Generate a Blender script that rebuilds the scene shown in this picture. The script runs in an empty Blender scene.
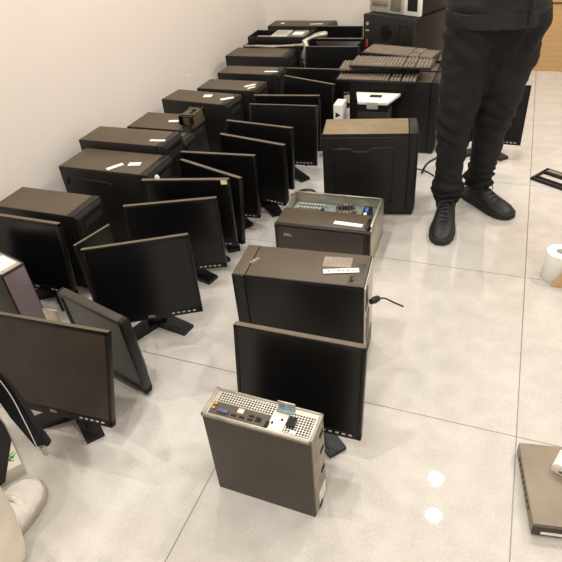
import bpy, bmesh, math, random
from mathutils import Vector, Matrix, Euler, noise
random.seed(7)
sc = bpy.context.scene
COL = sc.collection
PI = math.pi
Rd = math.radians

# ------------------------------------------------------------------ materials
def nodes_of(m):
    m.use_nodes = True
    nt = m.node_tree
    return nt, nt.nodes['Principled BSDF']

def s2l(c):
    return tuple(((v / 255) / 12.92 if v / 255 <= .04045 else ((v / 255 + .055) / 1.055) ** 2.4) for v in c)

def mat(name, rgb, rough=.5, metal=0., spec=.5, var=.12, scale=18., bump=0., bscale=300., coat=0.):
    """plain surface with slight procedural mottling"""
    m = bpy.data.materials.new(name)
    nt, b = nodes_of(m)
    L = nt.links
    c = s2l(rgb)
    tc = nt.nodes.new('ShaderNodeTexCoord')
    n = nt.nodes.new('ShaderNodeTexNoise'); n.inputs['Scale'].default_value = scale; n.inputs['Detail'].default_value = 4
    L.new(tc.outputs['Object'], n.inputs['Vector'])
    r = nt.nodes.new('ShaderNodeValToRGB')
    r.color_ramp.elements[0].position = .3; r.color_ramp.elements[1].position = .7
    r.color_ramp.elements[0].color = tuple(v * (1 - var) for v in c) + (1,)
    r.color_ramp.elements[1].color = tuple(min(1, v * (1 + var)) for v in c) + (1,)
    L.new(n.outputs['Fac'], r.inputs['Fac'])
    L.new(r.outputs['Color'], b.inputs['Base Color'])
    b.inputs['Roughness'].default_value = rough
    b.inputs['Metallic'].default_value = metal
    b.inputs['Specular IOR Level'].default_value = spec
    if coat:
        b.inputs['Coat Weight'].default_value = coat
        b.inputs['Coat Roughness'].default_value = .1
    if bump:
        n2 = nt.nodes.new('ShaderNodeTexNoise'); n2.inputs['Scale'].default_value = bscale; n2.inputs['Detail'].default_value = 3
        L.new(tc.outputs['Object'], n2.inputs['Vector'])
        bp = nt.nodes.new('ShaderNodeBump'); bp.inputs['Strength'].default_value = bump; bp.inputs['Distance'].default_value = .002
        L.new(n2.outputs['Fac'], bp.inputs['Height'])
        L.new(bp.outputs['Normal'], b.inputs['Normal'])
    return m

def mat_holes(name, base, hole, pitch, metal=0., rough=.45, axis='XY', rad=.43):
    """sheet with a grid of round holes (object space)"""
    m = mat(name, base, rough, metal)
    nt = m.node_tree; L = nt.links; b = nt.nodes['Principled BSDF']
    tc = nt.nodes.new('ShaderNodeTexCoord'); sep = nt.nodes.new('ShaderNodeSeparateXYZ')
    L.new(tc.outputs['Object'], sep.inputs[0])
    def M(op, a, v=None, v2=None):
        n = nt.nodes.new('ShaderNodeMath'); n.operation = op
        for i, q in enumerate((a, v, v2)):
            if q is None: continue
            if isinstance(q, (int, float)): n.inputs[i].default_value = q
            else: L.new(q, n.inputs[i])
        return n.outputs[0]
    def cell(o):
        f = M('FRACT', M('DIVIDE', o, pitch))
        s = M('SUBTRACT', f, .5)
        return M('MULTIPLY', s, s)
    d = M('SQRT', M('ADD', cell(sep.outputs[axis[0]]), cell(sep.outputs[axis[1]])))
    h = M('LESS_THAN', d, rad)
    mix = nt.nodes.new('ShaderNodeMix'); mix.data_type = 'RGBA'
    src = b.inputs['Base Color'].links[0].from_socket
    L.new(h, mix.inputs['Factor']); L.new(src, mix.inputs[6]); mix.inputs[7].default_value = s2l(hole) + (1,)
    L.new(mix.outputs[2], b.inputs['Base Color'])
    mr = M('MULTIPLY', M('SUBTRACT', 1., h), metal)
    L.new(mr, b.inputs['Metallic'])
    return m

M_ = {}
M_['plastic'] = mat('black_plastic', (22, 20, 19), .42, spec=.35, bump=.15, bscale=900)
M_['plastic2'] = mat('charcoal_plastic', (31, 28, 26), .5, spec=.35, bump=.2, bscale=900)
M_['bezel'] = mat('monitor_bezel_plastic', (17, 15, 14), .34, spec=.35, var=.06)
M_['button'] = mat('button_silver_print', (190, 185, 178), .4)
M_['screen'] = mat('screen_glass', (13, 12, 12), .28, spec=.4, var=.1, scale=6)
M_['screen_reflect'] = mat('brown_reflecting_screen', (46, 39, 33), .34, var=.35, scale=9)  # brown mottling stands in for reflections on the tilted screen
M_['screen_grey'] = mat('grey_matte_screen', (62, 61, 57), .3, spec=.5, var=.12, scale=5)
M_['steel'] = mat('dark_painted_steel', (24, 21, 19), .42, spec=.35, var=.1, scale=9, bump=.1, bscale=1200)
M_['steel_black'] = mat('black_painted_steel', (20, 18, 17), .4, spec=.35, var=.1, scale=9, bump=.1, bscale=1200)
M_['dust'] = mat('dust_on_black_steel', (78, 66, 49), .55, var=.14, scale=7)
M_['dust_light'] = mat('thick_dust_on_steel', (128, 110, 82), .5, var=.15, scale=20)
M_['glint_dust_edge'] = mat('glint_and_dust_on_edge', (100, 86, 68), .5, var=.15, scale=20)  # tan painted as glints on monitor top edges; dust on the cover panel
M_['steel_brown'] = mat('brown_grey_painted_steel', (56, 49, 40), .48, var=.12, scale=11)
M_['steel_dusty'] = mat('dusty_grey_steel', (134, 120, 101), .55, var=.12, scale=14)
M_['zinc'] = mat('bare_zinc_steel', (196, 190, 174), .38, .75, var=.12, scale=25)
M_['zinc_dull'] = mat('dull_bare_steel', (150, 143, 128), .5, .6, var=.2, scale=30)
M_['inset'] = mat('worn_grey_plastic', (58, 51, 45), .4)
M_['silver'] = mat('silver_plastic', (186, 182, 172), .4, .2)
M_['mauve'] = mat('greyish_mauve_plastic', (122, 108, 112), .45)
M_['whitepl'] = mat('white_plastic', (232, 228, 216), .4, var=.04)
M_['paper'] = mat('white_label_paper', (238, 234, 222), .7, var=.04)
M_['yellow'] = mat('cream_label_paper', (226, 214, 168), .7, var=.05)
M_['ink'] = mat('faded_ink', (120, 112, 104), .8)
M_['logo'] = mat('silver_lettering', (205, 202, 196), .35, .3)
M_['hole'] = mat('dark_opening', (14, 13, 12), .8)
M_['vent'] = mat_holes('vent_sheet', (200, 194, 178), (22, 20, 18), .0072, .6)
M_['vent_side'] = mat_holes('vent_sheet_side', (60, 54, 48), (16, 15, 14), .008, .0, axis='XZ')
M_['io'] = mat('brown_port_plate', (74, 64, 52), .45, .2)
M_['vga'] = mat('blue_port', (70, 84, 112), .45)
M_['pink'] = mat('pale_port', (214, 196, 190), .5)
M_['gold'] = mat('audio_jack', (176, 140, 72), .4, .4)
M_['bluemetal'] = mat('bluish_latch', (142, 158, 168), .35, .5)
M_['pcb'] = mat('circuit_board', (120, 130, 126), .5, .2, var=.35, scale=60)
M_['pcbchip'] = mat('board_sockets', (170, 172, 164), .5, .3, var=.2, scale=80)
M_['bluewire'] = mat('blue_connector', (70, 110, 190), .45)
M_['red'] = mat('red_tag', (176, 58, 36), .5)
M_['rubber'] = mat('black_rubber', (24, 23, 22), .6)
M_['keys'] = mat('dusty_key_tops', (122, 108, 90), .55, var=.15, scale=40)
M_['foil'] = mat('crumpled_silver_tape', (176, 170, 156), .35, .6, var=.3, scale=30, bump=.8, bscale=90)
M_['denim'] = mat('washed_black_denim', (30, 28, 28), .8, spec=.25, var=.35, scale=9, bump=.5, bscale=700)
M_['jacket'] = mat('black_jacket_fabric', (29, 28, 28), .55, spec=.4, var=.2, scale=8, bump=.4, bscale=500)
M_['coat'] = mat('black_coat_fabric', (24, 23, 26), .7, spec=.3, var=.2, bump=.4, bscale=500)
M_['shoe'] = mat('black_sneaker_leather', (26, 25, 25), .5, var=.2, bump=.3, bscale=400)
M_['sole'] = mat('black_sole', (20, 19, 19), .65)
M_['lace'] = mat('black_lace', (52, 50, 48), .8)
M_['knit'] = mat('white_knit', (236, 229, 218), .85, spec=.2, var=.08, scale=70, bump=1., bscale=220)
M_['palesole'] = mat('grey_white_sole', (176, 168, 156), .7)
M_['beige'] = mat('pale_beige_cotton', (226, 216, 198), .85, spec=.2, var=.04, scale=8)
M_['zip'] = mat('white_zip_tape', (214, 212, 206), .5)
M_['metalzip'] = mat('zip_metal', (170, 165, 155), .35, .8)
M_['skin'] = mat('skin', (196, 148, 120), .5, var=.06)
M_['hair'] = mat('black_hair', (22, 19, 18), .5, var=.3, scale=60, bump=.6, bscale=200)
M_['lip'] = mat('lips', (160, 98, 88), .5)
M_['eye'] = mat('eye_white', (230, 226, 220), .3)
M_['iris'] = mat('dark_iris', (38, 26, 20), .2)
M_['card'] = mat('brown_cardboard', (206, 172, 124), .8, var=.07, scale=12)
M_['tissue'] = mat('white_paper_roll', (232, 228, 220), .85, var=.03)
M_['core'] = mat('dark_roll_core', (70, 52, 36), .8)
M_['leaf'] = mat('green_print', (74, 160, 62), .7)
M_['bagpaper'] = mat('grey_white_carton', (212, 204, 188), .75, var=.05)
M_['lamp_ring'] = mat('lamp_ring_white', (240, 238, 232), .4)

def wall_mat():
    m = mat('wall_paint', (230, 221, 210), .6, spec=.35, var=.015, scale=2.5, bump=.06, bscale=400)
    return m
M_['wall'] = wall_mat()
M_['ceil'] = mat('ceiling_paint', (238, 232, 222), .8, spec=.2, var=.01)

def wood_mat():
    m = mat('tan_wood', (178, 140, 88), .4, var=.05)
    nt = m.node_tree; L = nt.links; b = nt.nodes['Principled BSDF']
    w = nt.nodes.new('ShaderNodeTexWave'); w.inputs['Scale'].default_value = 9; w.inputs['Distortion'].default_value = 3; w.inputs['Detail'].default_value = 3
    w.bands_direction = 'Z'
    tc = nt.nodes.new('ShaderNodeTexCoord'); L.new(tc.outputs['Object'], w.inputs['Vector'])
    r = nt.nodes.new('ShaderNodeValToRGB')
    r.color_ramp.elements[0].color = s2l((182, 146, 98)) + (1,); r.color_ramp.elements[1].color = s2l((188, 152, 104)) + (1,)
    L.new(w.outputs['Fac'], r.inputs['Fac']); L.new(r.outputs['Color'], b.inputs['Base Color'])
    return m
M_['wood'] = wood_mat()

def floor_mat():
    m = bpy.data.materials.new('polished_tile_floor')
    nt, b = nodes_of(m); L = nt.links
    tc = nt.nodes.new('ShaderNodeTexCoord'); sep = nt.nodes.new('ShaderNodeSeparateXYZ'); L.new(tc.outputs['Object'], sep.inputs[0])
    def M(op, a, v=None):
        n = nt.nodes.new('ShaderNodeMath'); n.operation = op
        for i, q in enumerate((a, v)):
            if q is None: continue
            if isinstance(q, (int, float)): n.inputs[i].default_value = q
            else: L.new(q, n.inputs[i])
        return n.outputs[0]
    def line(o, off):
        f = M('FRACT', M('DIVIDE', M('ADD', o, 80 - off), .8))
        d = M('ABSOLUTE', M('SUBTRACT', f, .5))
        return M('GREATER_THAN', d, .5 - .0021)
    g = M('MAXIMUM', line(sep.outputs[0], .178), line(sep.outputs[1], 1.1608))
    # fine speckle and soft clouding of the porcelain
    n1 = nt.nodes.new('ShaderNodeTexNoise'); n1.inputs['Scale'].default_value = 160; n1.inputs['Detail'].default_value = 3
    n2 = nt.nodes.new('ShaderNodeTexNoise'); n2.inputs['Scale'].default_value = 14; n2.inputs['Detail'].default_value = 5
    for n in (n1, n2): L.new(tc.outputs['Object'], n.inputs['Vector'])
    mx = M('ADD', M('MULTIPLY', n1.outputs['Fac'], .5), M('MULTIPLY', n2.outputs['Fac'], .5))
    r = nt.nodes.new('ShaderNodeValToRGB')
    r.color_ramp.elements[0].position = .38; r.color_ramp.elements[1].position = .62
    r.color_ramp.elements[0].color = s2l((188, 182, 173)) + (1,); r.color_ramp.elements[1].color = s2l((203, 198, 189)) + (1,)
    L.new(mx, r.inputs['Fac'])
    mix = nt.nodes.new('ShaderNodeMix'); mix.data_type = 'RGBA'
    L.new(g, mix.inputs['Factor']); L.new(r.outputs['Color'], mix.inputs[6]); mix.inputs[7].default_value = s2l((112, 106, 97)) + (1,)
    L.new(mix.outputs[2], b.inputs['Base Color'])
    rg = M('ADD', M('MULTIPLY', g, .4), .018)
    L.new(rg, b.inputs['Roughness'])
    b.inputs['Specular IOR Level'].default_value = .5
    b.inputs['IOR'].default_value = 1.75
    return m
M_['floor'] = floor_mat()

def emit(name, rgb, s):
    m = bpy.data.materials.new(name); nt, b = nodes_of(m)
    b.inputs['Emission Color'].default_value = s2l(rgb) + (1,); b.inputs['Emission Strength'].default_value = s
    b.inputs['Base Color'].default_value = (1, 1, 1, 1)
    return m
M_['lamp'] = emit('lamp_diffuser', (255, 244, 224), 40)

# ------------------------------------------------------------------ mesh builder
class MB:
    def __init__(s): s.bm = bmesh.new(); s.mats = []
    def _mi(s, m):
        if m not in s.mats: s.mats.append(m)
        return s.mats.index(m)
    def _fin(s, faces, m):
        i = s._mi(m)
        for f in faces: f.material_index = i
    def box(s, x0, x1, y0, y1, z0, z1, m, bev=0., seg=2, T=None):
        t = bmesh.new()
        r = bmesh.ops.create_cube(t, size=1.)
        for v in t.verts:
            v.co = Vector(((x0 + x1) / 2 + v.co.x * (x1 - x0), (y0 + y1) / 2 + v.co.y * (y1 - y0), (z0 + z1) / 2 + v.co.z * (z1 - z0)))
        if bev: bmesh.ops.bevel(t, geom=list(t.edges), offset=bev, segments=seg, affect='EDGES', profile=.5)
        return s._merge(t, m, T)
    def _merge(s, t, m, T=None):
        i = s._mi(m)
        mp = {}
        for v in t.verts: mp[v] = s.bm.verts.new(T @ v.co if T else v.co)
        for f in t.faces:
            try:
                nf = s.bm.faces.new([mp[v] for v in f.verts]); nf.material_index = i
            except ValueError: pass
        t.free(); return s
    def prism(s, pts, axis, a, b, m, bev=0., T=None):
        """polygon pts (2D) extruded along an axis: 'x' -> (a, p0, p1), 'y' -> (p0, a, p1), 'z' -> (p0, p1, a)"""
        t = bmesh.new()
        def P(p, k): return Vector({'x': (k, p[0], p[1]), 'y': (p[0], k, p[1]), 'z': (p[0], p[1], k)}[axis])
        A = [t.verts.new(P(p, a)) for p in pts]; B = [t.verts.new(P(p, b)) for p in pts]
        n = len(pts)
        t.faces.new(A); t.faces.new(B[::-1])
        for i in range(n): t.faces.new([A[i], B[i], B[(i + 1) % n], A[(i + 1) % n]])
        bmesh.ops.recalc_face_normals(t, faces=t.faces)
        if bev: bmesh.ops.bevel(t, geom=list(t.edges), offset=bev, segments=2, affect='EDGES', profile=.5)
        return s._merge(t, m, T)
    def frustum(s, r0, z0, r1, z1, m, bev=0., T=None):
        """r = (x0,x1,y0,y1) rectangles at two heights"""
        t = bmesh.new()
        def q(r, z): return [t.verts.new((x, y, z)) for x, y in ((r[0], r[2]), (r[1], r[2]), (r[1], r[3]), (r[0], r[3]))]
        A = q(r0, z0); B = q(r1, z1)
        t.faces.new(A[::-1]); t.faces.new(B)
        for i in range(4): t.faces.new([A[i], A[(i + 1) % 4], B[(i + 1) % 4], B[i]])
        bmesh.ops.recalc_face_normals(t, faces=t.faces)
        if bev: bmesh.ops.bevel(t, geom=list(t.edges), offset=bev, segments=2, affect='EDGES', profile=.5)
        return s._merge(t, m, T)
    def cyl(s, p0, p1, r0, m, r1=None, seg=20):
        r1 = r0 if r1 is None else r1
        p0, p1 = Vector(p0), Vector(p1); d = p1 - p0
        t = bmesh.new()
        bmesh.ops.create_cone(t, cap_ends=True, segments=seg, radius1=r0, radius2=r1, depth=d.length)
        T = Matrix.Translation((p0 + p1) / 2) @ d.to_track_quat('Z', 'Y').to_matrix().to_4x4()
        return s._merge(t, m, T)
    def sph(s, c, r, m, sc_=(1, 1, 1), seg=20):
        t = bmesh.new(); bmesh.ops.create_uvsphere(t, u_segments=seg, v_segments=seg // 2 + 2, radius=r)
        return s._merge(t, m, Matrix.Translation(c) @ Matrix.Diagonal((*sc_, 1)))
    def tube(s, pts, r, m, seg=8, smooth=3):
        P = [Vector(p) for p in pts]
        if smooth and len(P) > 2:
            Q = []
            for i in range(len(P) - 1):
                a, b, c, d = P[max(i - 1, 0)], P[i], P[i + 1], P[min(i + 2, len(P) - 1)]
                for k in range(smooth):
                    t = k / smooth
                    Q.append(.5 * ((2 * b) + (c - a) * t + (2 * a - 5 * b + 4 * c - d) * t * t + (3 * b - a - 3 * c + d) * t ** 3))
            Q.append(P[-1]); P = Q
        t = bmesh.new(); rings = []
        up = Vector((0, 0, 1))
        for i, p in enumerate(P):
            d = (P[min(i + 1, len(P) - 1)] - P[max(i - 1, 0)]).normalized()
            u = d.cross(up)
            if u.length < .05: u = d.cross(Vector((1, 0, 0)))
            u.normalize(); w = u.cross(d)
            rr = r[i * (len(r) - 1) // max(1, len(P) - 1)] if isinstance(r, (list, tuple)) else r
            rings.append([t.verts.new(p + (u * math.cos(2 * PI * k / seg) + w * math.sin(2 * PI * k / seg)) * rr) for k in range(seg)])
        for a, b in zip(rings, rings[1:]):
            for k in range(seg): t.faces.new([a[k], a[(k + 1) % seg], b[(k + 1) % seg], b[k]])
        t.faces.new(rings[0][::-1]); t.faces.new(rings[-1])
        bmesh.ops.recalc_face_normals(t, faces=t.faces)
        return s._merge(t, m)
    def obj(s, name, parent=None, loc=(0, 0, 0), rot=(0, 0, 0), smooth=35):
        bmesh.ops.recalc_face_normals(s.bm, faces=s.bm.faces)
        me = bpy.data.meshes.new(name); s.bm.to_mesh(me); s.bm.free()
        for m in s.mats: me.materials.append(m)
        return link(name, me, parent, loc, rot, smooth)

def link(name, me, parent=None, loc=(0, 0, 0), rot=(0, 0, 0), smooth=35):
    if smooth:
        me.polygons.foreach_set('use_smooth', [True] * len(me.polygons))
        if smooth < 180: me.set_sharp_from_angle(angle=Rd(smooth))
    o = bpy.data.objects.new(name, me); COL.objects.link(o)
    o.location = loc; o.rotation_euler = rot
    if parent: o.parent = parent
    return o

def tag(o, label=None, cat=None, group=None, kind=None):
    if label: o['label'] = label
    if cat: o['category'] = cat
    if group: o['group'] = group
    if kind: o['kind'] = kind
    return o

def thing(name, label, cat, loc, rz=0., group=None):
    o = bpy.data.objects.new(name, None); COL.objects.link(o)
    o.empty_display_size = .05
    o.location = loc; o.rotation_euler = (0, 0, rz)
    return tag(o, label, cat, group)

def dup(root, label, loc, rz):
    r = root.copy(); COL.objects.link(r); r.location = loc; r.rotation_euler = (0, 0, rz); r['label'] = label
    for ch in list(root.children):
        c = ch.copy(); COL.objects.link(c); c.parent = r
        for g in list(ch.children):
            d = g.copy(); COL.objects.link(d); d.parent = c
    return r

def text_mesh(name, body, size, m, parent, loc, rot, ext=.0006):
    cu = bpy.data.curves.new(name, 'FONT'); cu.body = body; cu.size = size; cu.extrude = ext
    cu.align_x = 'CENTER'; cu.align_y = 'CENTER'
    t = bpy.data.objects.new(name, cu)
    me = bpy.data.meshes.new_from_object(t)
    bpy.data.objects.remove(t); bpy.data.curves.remove(cu)
    me.name = name
    me.materials.clear(); me.materials.append(m)
    return link(name, me, parent, loc, rot, 0)

# ------------------------------------------------------------------ setting
def struct(o): o['kind'] = 'structure'; return o
XW, YB, H = -1.97, 4.64, 2.8
XR, YF = 3.2, -3.2
b = MB(); b.box(XW, XR, YF, YB, -.05, 0, M_['floor']); struct(b.obj('floor', smooth=0))
b = MB(); b.box(XW, XR, YF, YB, H, H + .05, M_['ceil']); struct(b.obj('ceiling', smooth=0))
b = MB(); b.box(XW - .1, XW, YF, YB, 0, H, M_['wall']); struct(b.obj('wall_left', smooth=0))
b = MB(); b.box(XW - .1, .12, YB, YB + .1, 0, H, M_['wall']); struct(b.obj('wall_back', smooth=0))
b = MB(); b.box(XR, XR + .1, YF, YB, 0, H, M_['wall']); struct(b.obj('wall_right', smooth=0))
b = MB(); b.box(XW - .1, XR + .1, YF - .1, YF, 0, H, M_['wall']); struct(b.obj('wall_front', smooth=0))
b = MB(); b.box(.12, XR, YB, YB + .1, 0, H, M_['wood']); b.box(.12, XR, YB - .006, YB, .46, .468, M_['steel_brown'])
struct(b.obj('trim_1', smooth=0))

# ceiling downlights: first two mirrored in the floor, others unseen, added for brightness
lamps = [(-.06, 2.87, 60), (-.03, 2.54, 60), (-1.0, .55, 80), (-.3, -.5, 90), (1.1, .7, 70), (1.2, 2.6, 120), (1.3, -.9, 60), (1.2, 3.8, 90),
         (-1.1, -1.0, 80), (-1.1, 2.1, 75), (-1.05, 3.6, 70)]
first = None
for i, (x, y, p) in enumerate(lamps):
    if first is None:
        first = thing('downlight', 'round white recessed ceiling downlight, unseen above the view', 'ceiling light', (x, y, H), group='ceiling downlights')
        b = MB()
        b.cyl((0, 0, -.012), (0, 0, 0), .062, M_['lamp_ring'], seg=32); b.obj('trim_ring', first)
        b = MB(); b.cyl((0, 0, -.015), (0, 0, -.0125), .05, M_['lamp'], seg=32); b.obj('diffuser', first)
    else: dup(first, 'round white recessed ceiling downlight, unseen above the view', (x, y, H), 0)
    ld = bpy.data.lights.new('downlight_beam', 'AREA'); ld.shape = 'DISK'; ld.size = .11; ld.energy = p
    ld.color = (1., .985, .965)
    lo = bpy.data.objects.new('downlight_beam', ld); COL.objects.link(lo); lo.location = (x, y, H - .03)

# ------------------------------------------------------------------ monitors
def build_monitor(label, loc, rz, tilt=8., zb=.088, W=.366, Hh=.305, scr='screen', stand=True, group='flat monitors standing on the floor'):
    t = thing('monitor', label, 'monitor', loc, rz, group)
    b = MB(); B = M_['bezel']; w = W / 2; s = .0115; bt = .022
    b.box(-w, -w + s, 0, .022, 0, Hh, B, .0018); b.box(w - s, w, 0, .022, 0, Hh, B, .0018)
    b.box(-w, w, 0, .022, Hh - s, Hh, B, .0018); b.box(-w, w, 0, .022, 0, bt, B, .0018)
    b.box(-w + .004, w - .004, .008, .024, .004, Hh - .004, B)
    b.box(-w + .002, w - .002, .002, .02, Hh - .001, Hh + .0006, M_['glint_dust_edge'])  # thin tan strip paints the bevel's glint along the top edge
    b.frustum((-w + .008, w - .008, -Hh + .012, -.012), .022, (-w + .07, w - .07, -Hh + .06, -.05), .056, B, .003,
              T=Matrix(((1, 0, 0, 0), (0, 0, 1, 0), (0, -1, 0, 0), (0, 0, 0, 1))))
    hs = b.obj('housing', t, (0, 0, zb), (-Rd(tilt), 0, 0))
    b = MB(); b.box(-w + s, w - s, .0018, .0075, bt, Hh - s, M_[scr]); b.obj('screen', hs, smooth=0)
    for k in range(5):
        b = MB(); b.box(-.005, .005, -.0018, .001, -.0022, .0022, M_['button'], .0006)
        b.obj('button', hs, (w - .03 - .019 * k, 0, .0125))
    text_mesh('logo', 'DELL', .0115, M_['logo'], hs, (0, -.0004, .0135), (PI / 2, 0, 0))
    if stand:
        b = MB()
        b.prism([(.062, .012), (.10, .012), (.088, zb + Hh * .62), (.060 + Hh * .5 * math.sin(Rd(tilt)), zb + Hh * .62)], 'x', -.036, .036, M_['plastic'], .004)
        b.obj('stand_neck', t)
        b = MB()
        for q in (-1, 1):
            pts = [(0, .062), (q * .098, -.014), (q * .134, .03), (q * .03, .118), (0, .118)]
            if q < 0: pts = pts[::-1]
            tt = bmesh.new()
            lo = [tt.verts.new((x, y, 0)) for x, y in pts]
            hi = [tt.verts.new((x, y, .014 if abs(x) > .05 else .024)) for x, y in pts]
            tt.faces.new(lo[::-1]); tt.faces.new(hi)
            for i in range(5): tt.faces.new([lo[i], lo[(i + 1) % 5], hi[(i + 1) % 5], hi[i]])
            b._merge(tt, M_['plastic'])
        b.obj('stand_base', t, smooth=0)
    return t

MON = [  # name-less rows: label, x, y, yaw, tilt, bottom height
 ('black monitor tilted far back with brownish reflecting screen, frontmost at the left edge', -1.137, .76, 3.1, 21.8, .094, dict(W=.41, Hh=.30, scr='screen_reflect')),
 ('black monitor angled left with both splayed feet showing, behind the grey-screened monitor', -1.077, 1.24, 29.4, 9.6, .092, {}),
 ('black monitor half hidden at left, standing in front of the first computer by the wall', -1.645, 1.282, 0., 8., .088, {}),
 ('black monitor angled left, directly behind the splay-footed one', -1.134, 1.562, 23.5, 6., .072, {}),
 ('black monitor with a cream sticker on its top right corner', -1.148, 1.715, 13., 2., .098, {}),
 ('black monitor angled right just behind the one with the cream sticker', -1.15, 1.872, -18.6, 6.4, .066, {}),
 ('black monitor squarely facing front, the second behind the cream-stickered one', -1.173, 2.034, 4.2, 4., .062, {}),
 ('black monitor turned slightly right, nearer of the two beside the small cable loop', -1.075, 2.2, -11.2, 2., .072, {}),
 ('black monitor just behind the slightly turned one beside the small cable loop', -1.095, 2.318, -6.6, 6., .092, {}),
 ('black monitor, front one of the close pair left of the embossed black tower', -1.06, 2.557, 3.8, 11., .097, {}),
 ('black monitor, back one of the close pair left of the embossed black tower', -1.1, 2.752, 6.5, 3., .086, {}),
 ('black monitor turned right whose top edge slopes down, left of the keyboard pile', -1.08, 3.0, -19.8, 6.6, .089, {}),
 ('black monitor directly behind the one whose top slopes, left of the keyboards', -1.097, 3.205, .6, 6.6, .089, {}),
 ('black monitor below the hanging silver tape, left of the rear keyboard', -1.125, 3.675, 3., 6.2, .093, {}),
 ('black monitor with its back to the camera, left of the large server case', -1.165, 4.02, 181., 4., .075, {}),
 ('black monitor farthest back, between the rear computer and the large server case', -1.245, 4.262, 0., 4., .085, {}),
 ('black monitor behind the standing man, its right edge showing past his leg', -.075, 3.03, -2., 8., .092, {}),
 ('black monitor with a wide dark screen standing behind the small upended desktop', -.412, .939, 1.1, 10., .094, {}),
]
for (lab, x, y, yaw, tl, zb, kw) in MON:
    m = build_monitor(lab, (x, y, 0), Rd(yaw), tl, zb, **kw)
    hs = [c for c in m.children if c.name.startswith('housing')][0]
    if 'cream sticker on' in lab:
        b = MB(); b.box(.150, .175, -.0012, .0, .286, .303, M_['yellow']); tag(b.obj('sticker', hs, smooth=0), 'cream paper sticker')
        b = MB(); b.sph((-.115, .012, .312), .011, M_['paper'], (1, .6, 1.2), 8); tag(b.obj('paper_tag', hs), 'crumpled white paper tag')

# portrait monitor with grey screen, standing on its edge without a stand
t = thing('monitor', 'thick-framed grey-screened monitor without stand, upended behind the frontmost left monitor', 'monitor', (-1.104, 1.008, .0), Rd(-14), 'flat monitors standing on the floor')
b = MB(); B = M_['bezel']; w, hh = .1525, .330
Rr = Matrix.Rotation(Rd(-2.5), 4, 'Y')
for q in ((-w, -w + .02, 0, hh), (w - .02, w, 0, hh), (-w, w, hh - .02, hh), (-w, w, 0, .03)):
    b.box(q[0], q[1], 0, .03, q[2] + .008, q[3] + .008, M_['steel_brown'] if q[2] > .25 else B, .006)  # lighter brown top bar paints the tan glare on that edge
b.box(-w + .006, w - .006, .01, .034, .014, hh, B)
b.frustum((-w + .01, w - .01, -hh + .006, -.02), .03, (-w + .05, w - .05, -hh + .05, -.06), .066, B, .004, T=Matrix(((1, 0, 0, 0), (0, 0, 1, 0), (0, -1, 0, 0), (0, 0, 0, 1))))
hs = b.obj('housing', t, (0, 0, .006), (Rd(2.5), Rd(.8), 0))
b = MB(); b.box(-w + .02, w - .02, .005, .011, .036, hh - .012, M_['screen_grey']); b.obj('screen', hs, smooth=0)

# ------------------------------------------------------------------ computers
def stickers(t, lst, h):
    for (x, y, w, d, rz) in lst:
        b = MB(); b.box(-w / 2, w / 2, -d / 2, d / 2, 0, .0012, M_['paper']); b.obj('label_sticker', t, (x, y, h + .0016), (0, 0, Rd(rz)), 0)

def tower(label, loc, rz, w=.417, d=.175, h=.36, mt='steel_black', side='plain', st=(), bez='plastic', group='computers along the wall', top='dust'):
    """standing tower, long side facing -y, front bezel at +x"""
    t = thing('computer_tower', label, 'computer', loc, rz, group)
    fb = .045
    b = MB(); b.box(0, w - fb, 0.002, d - .002, .006, h, M_[mt], .003)
    b.box(.004, w - fb - .002, .005, d - .005, h - .002, h + .0014, M_[top], .0006)
    for x in (.05, w - .09):
        for y in (.03, d - .03): b.cyl((x, y, 0), (x, y, .007), .012, M_['rubber'], seg=12)
    b.obj('case', t)
    b = MB(); b.box(.006, w - fb - .004, 0, .0025, .014, h - .006, M_[mt], .0008)
    if side == 'emboss':
        zt = h * .865
        pts = [(.04, zt), (.15, zt + .004), (.165, zt - .016), (.215, zt - .016), (.235, zt + .006), (.32, zt + .002), (.335, zt - .02), (.33, zt - .18), (.315, zt - .22)]
        b.tube([(x * w / .417, -.001, z) for x, z in pts], .0045, M_['plastic2'], 8, 3)
    elif side == 'handle':
        zt = h * .87
        b.tube([(.03, -.001, zt - .03), (.035, -.001, zt), (.06, -.001, zt + .004), (.24, -.001, zt - .002), (.27, -.001, zt - .012)], .005, M_['plastic2'], 8, 4)
    b.obj('side_panel', t)
    b = MB(); b.prism([(0, .004), (d, .004), (d, h + .002), (0, h + .002)], 'x', w - fb + .001, w - .01, M_[bez], .004)
    b.frustum((-h - .0, -.006, .0, d), w - .012, (-h + .02, -.03, .016, d - .016), w, M_[bez], .003, T=Matrix(((0, 0, 1, 0), (0, 1, 0, 0), (-1, 0, 0, 0), (0, 0, 0, 1))))
    f = b.obj('front_bezel', t)
    b = MB(); b.box(w - .004, w + .0012, d * .2, d * .8, h * .82, h * .9, M_['hole']); b.obj('drive_bay', f, smooth=0)
    stickers(t, st, h)
    return t

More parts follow.
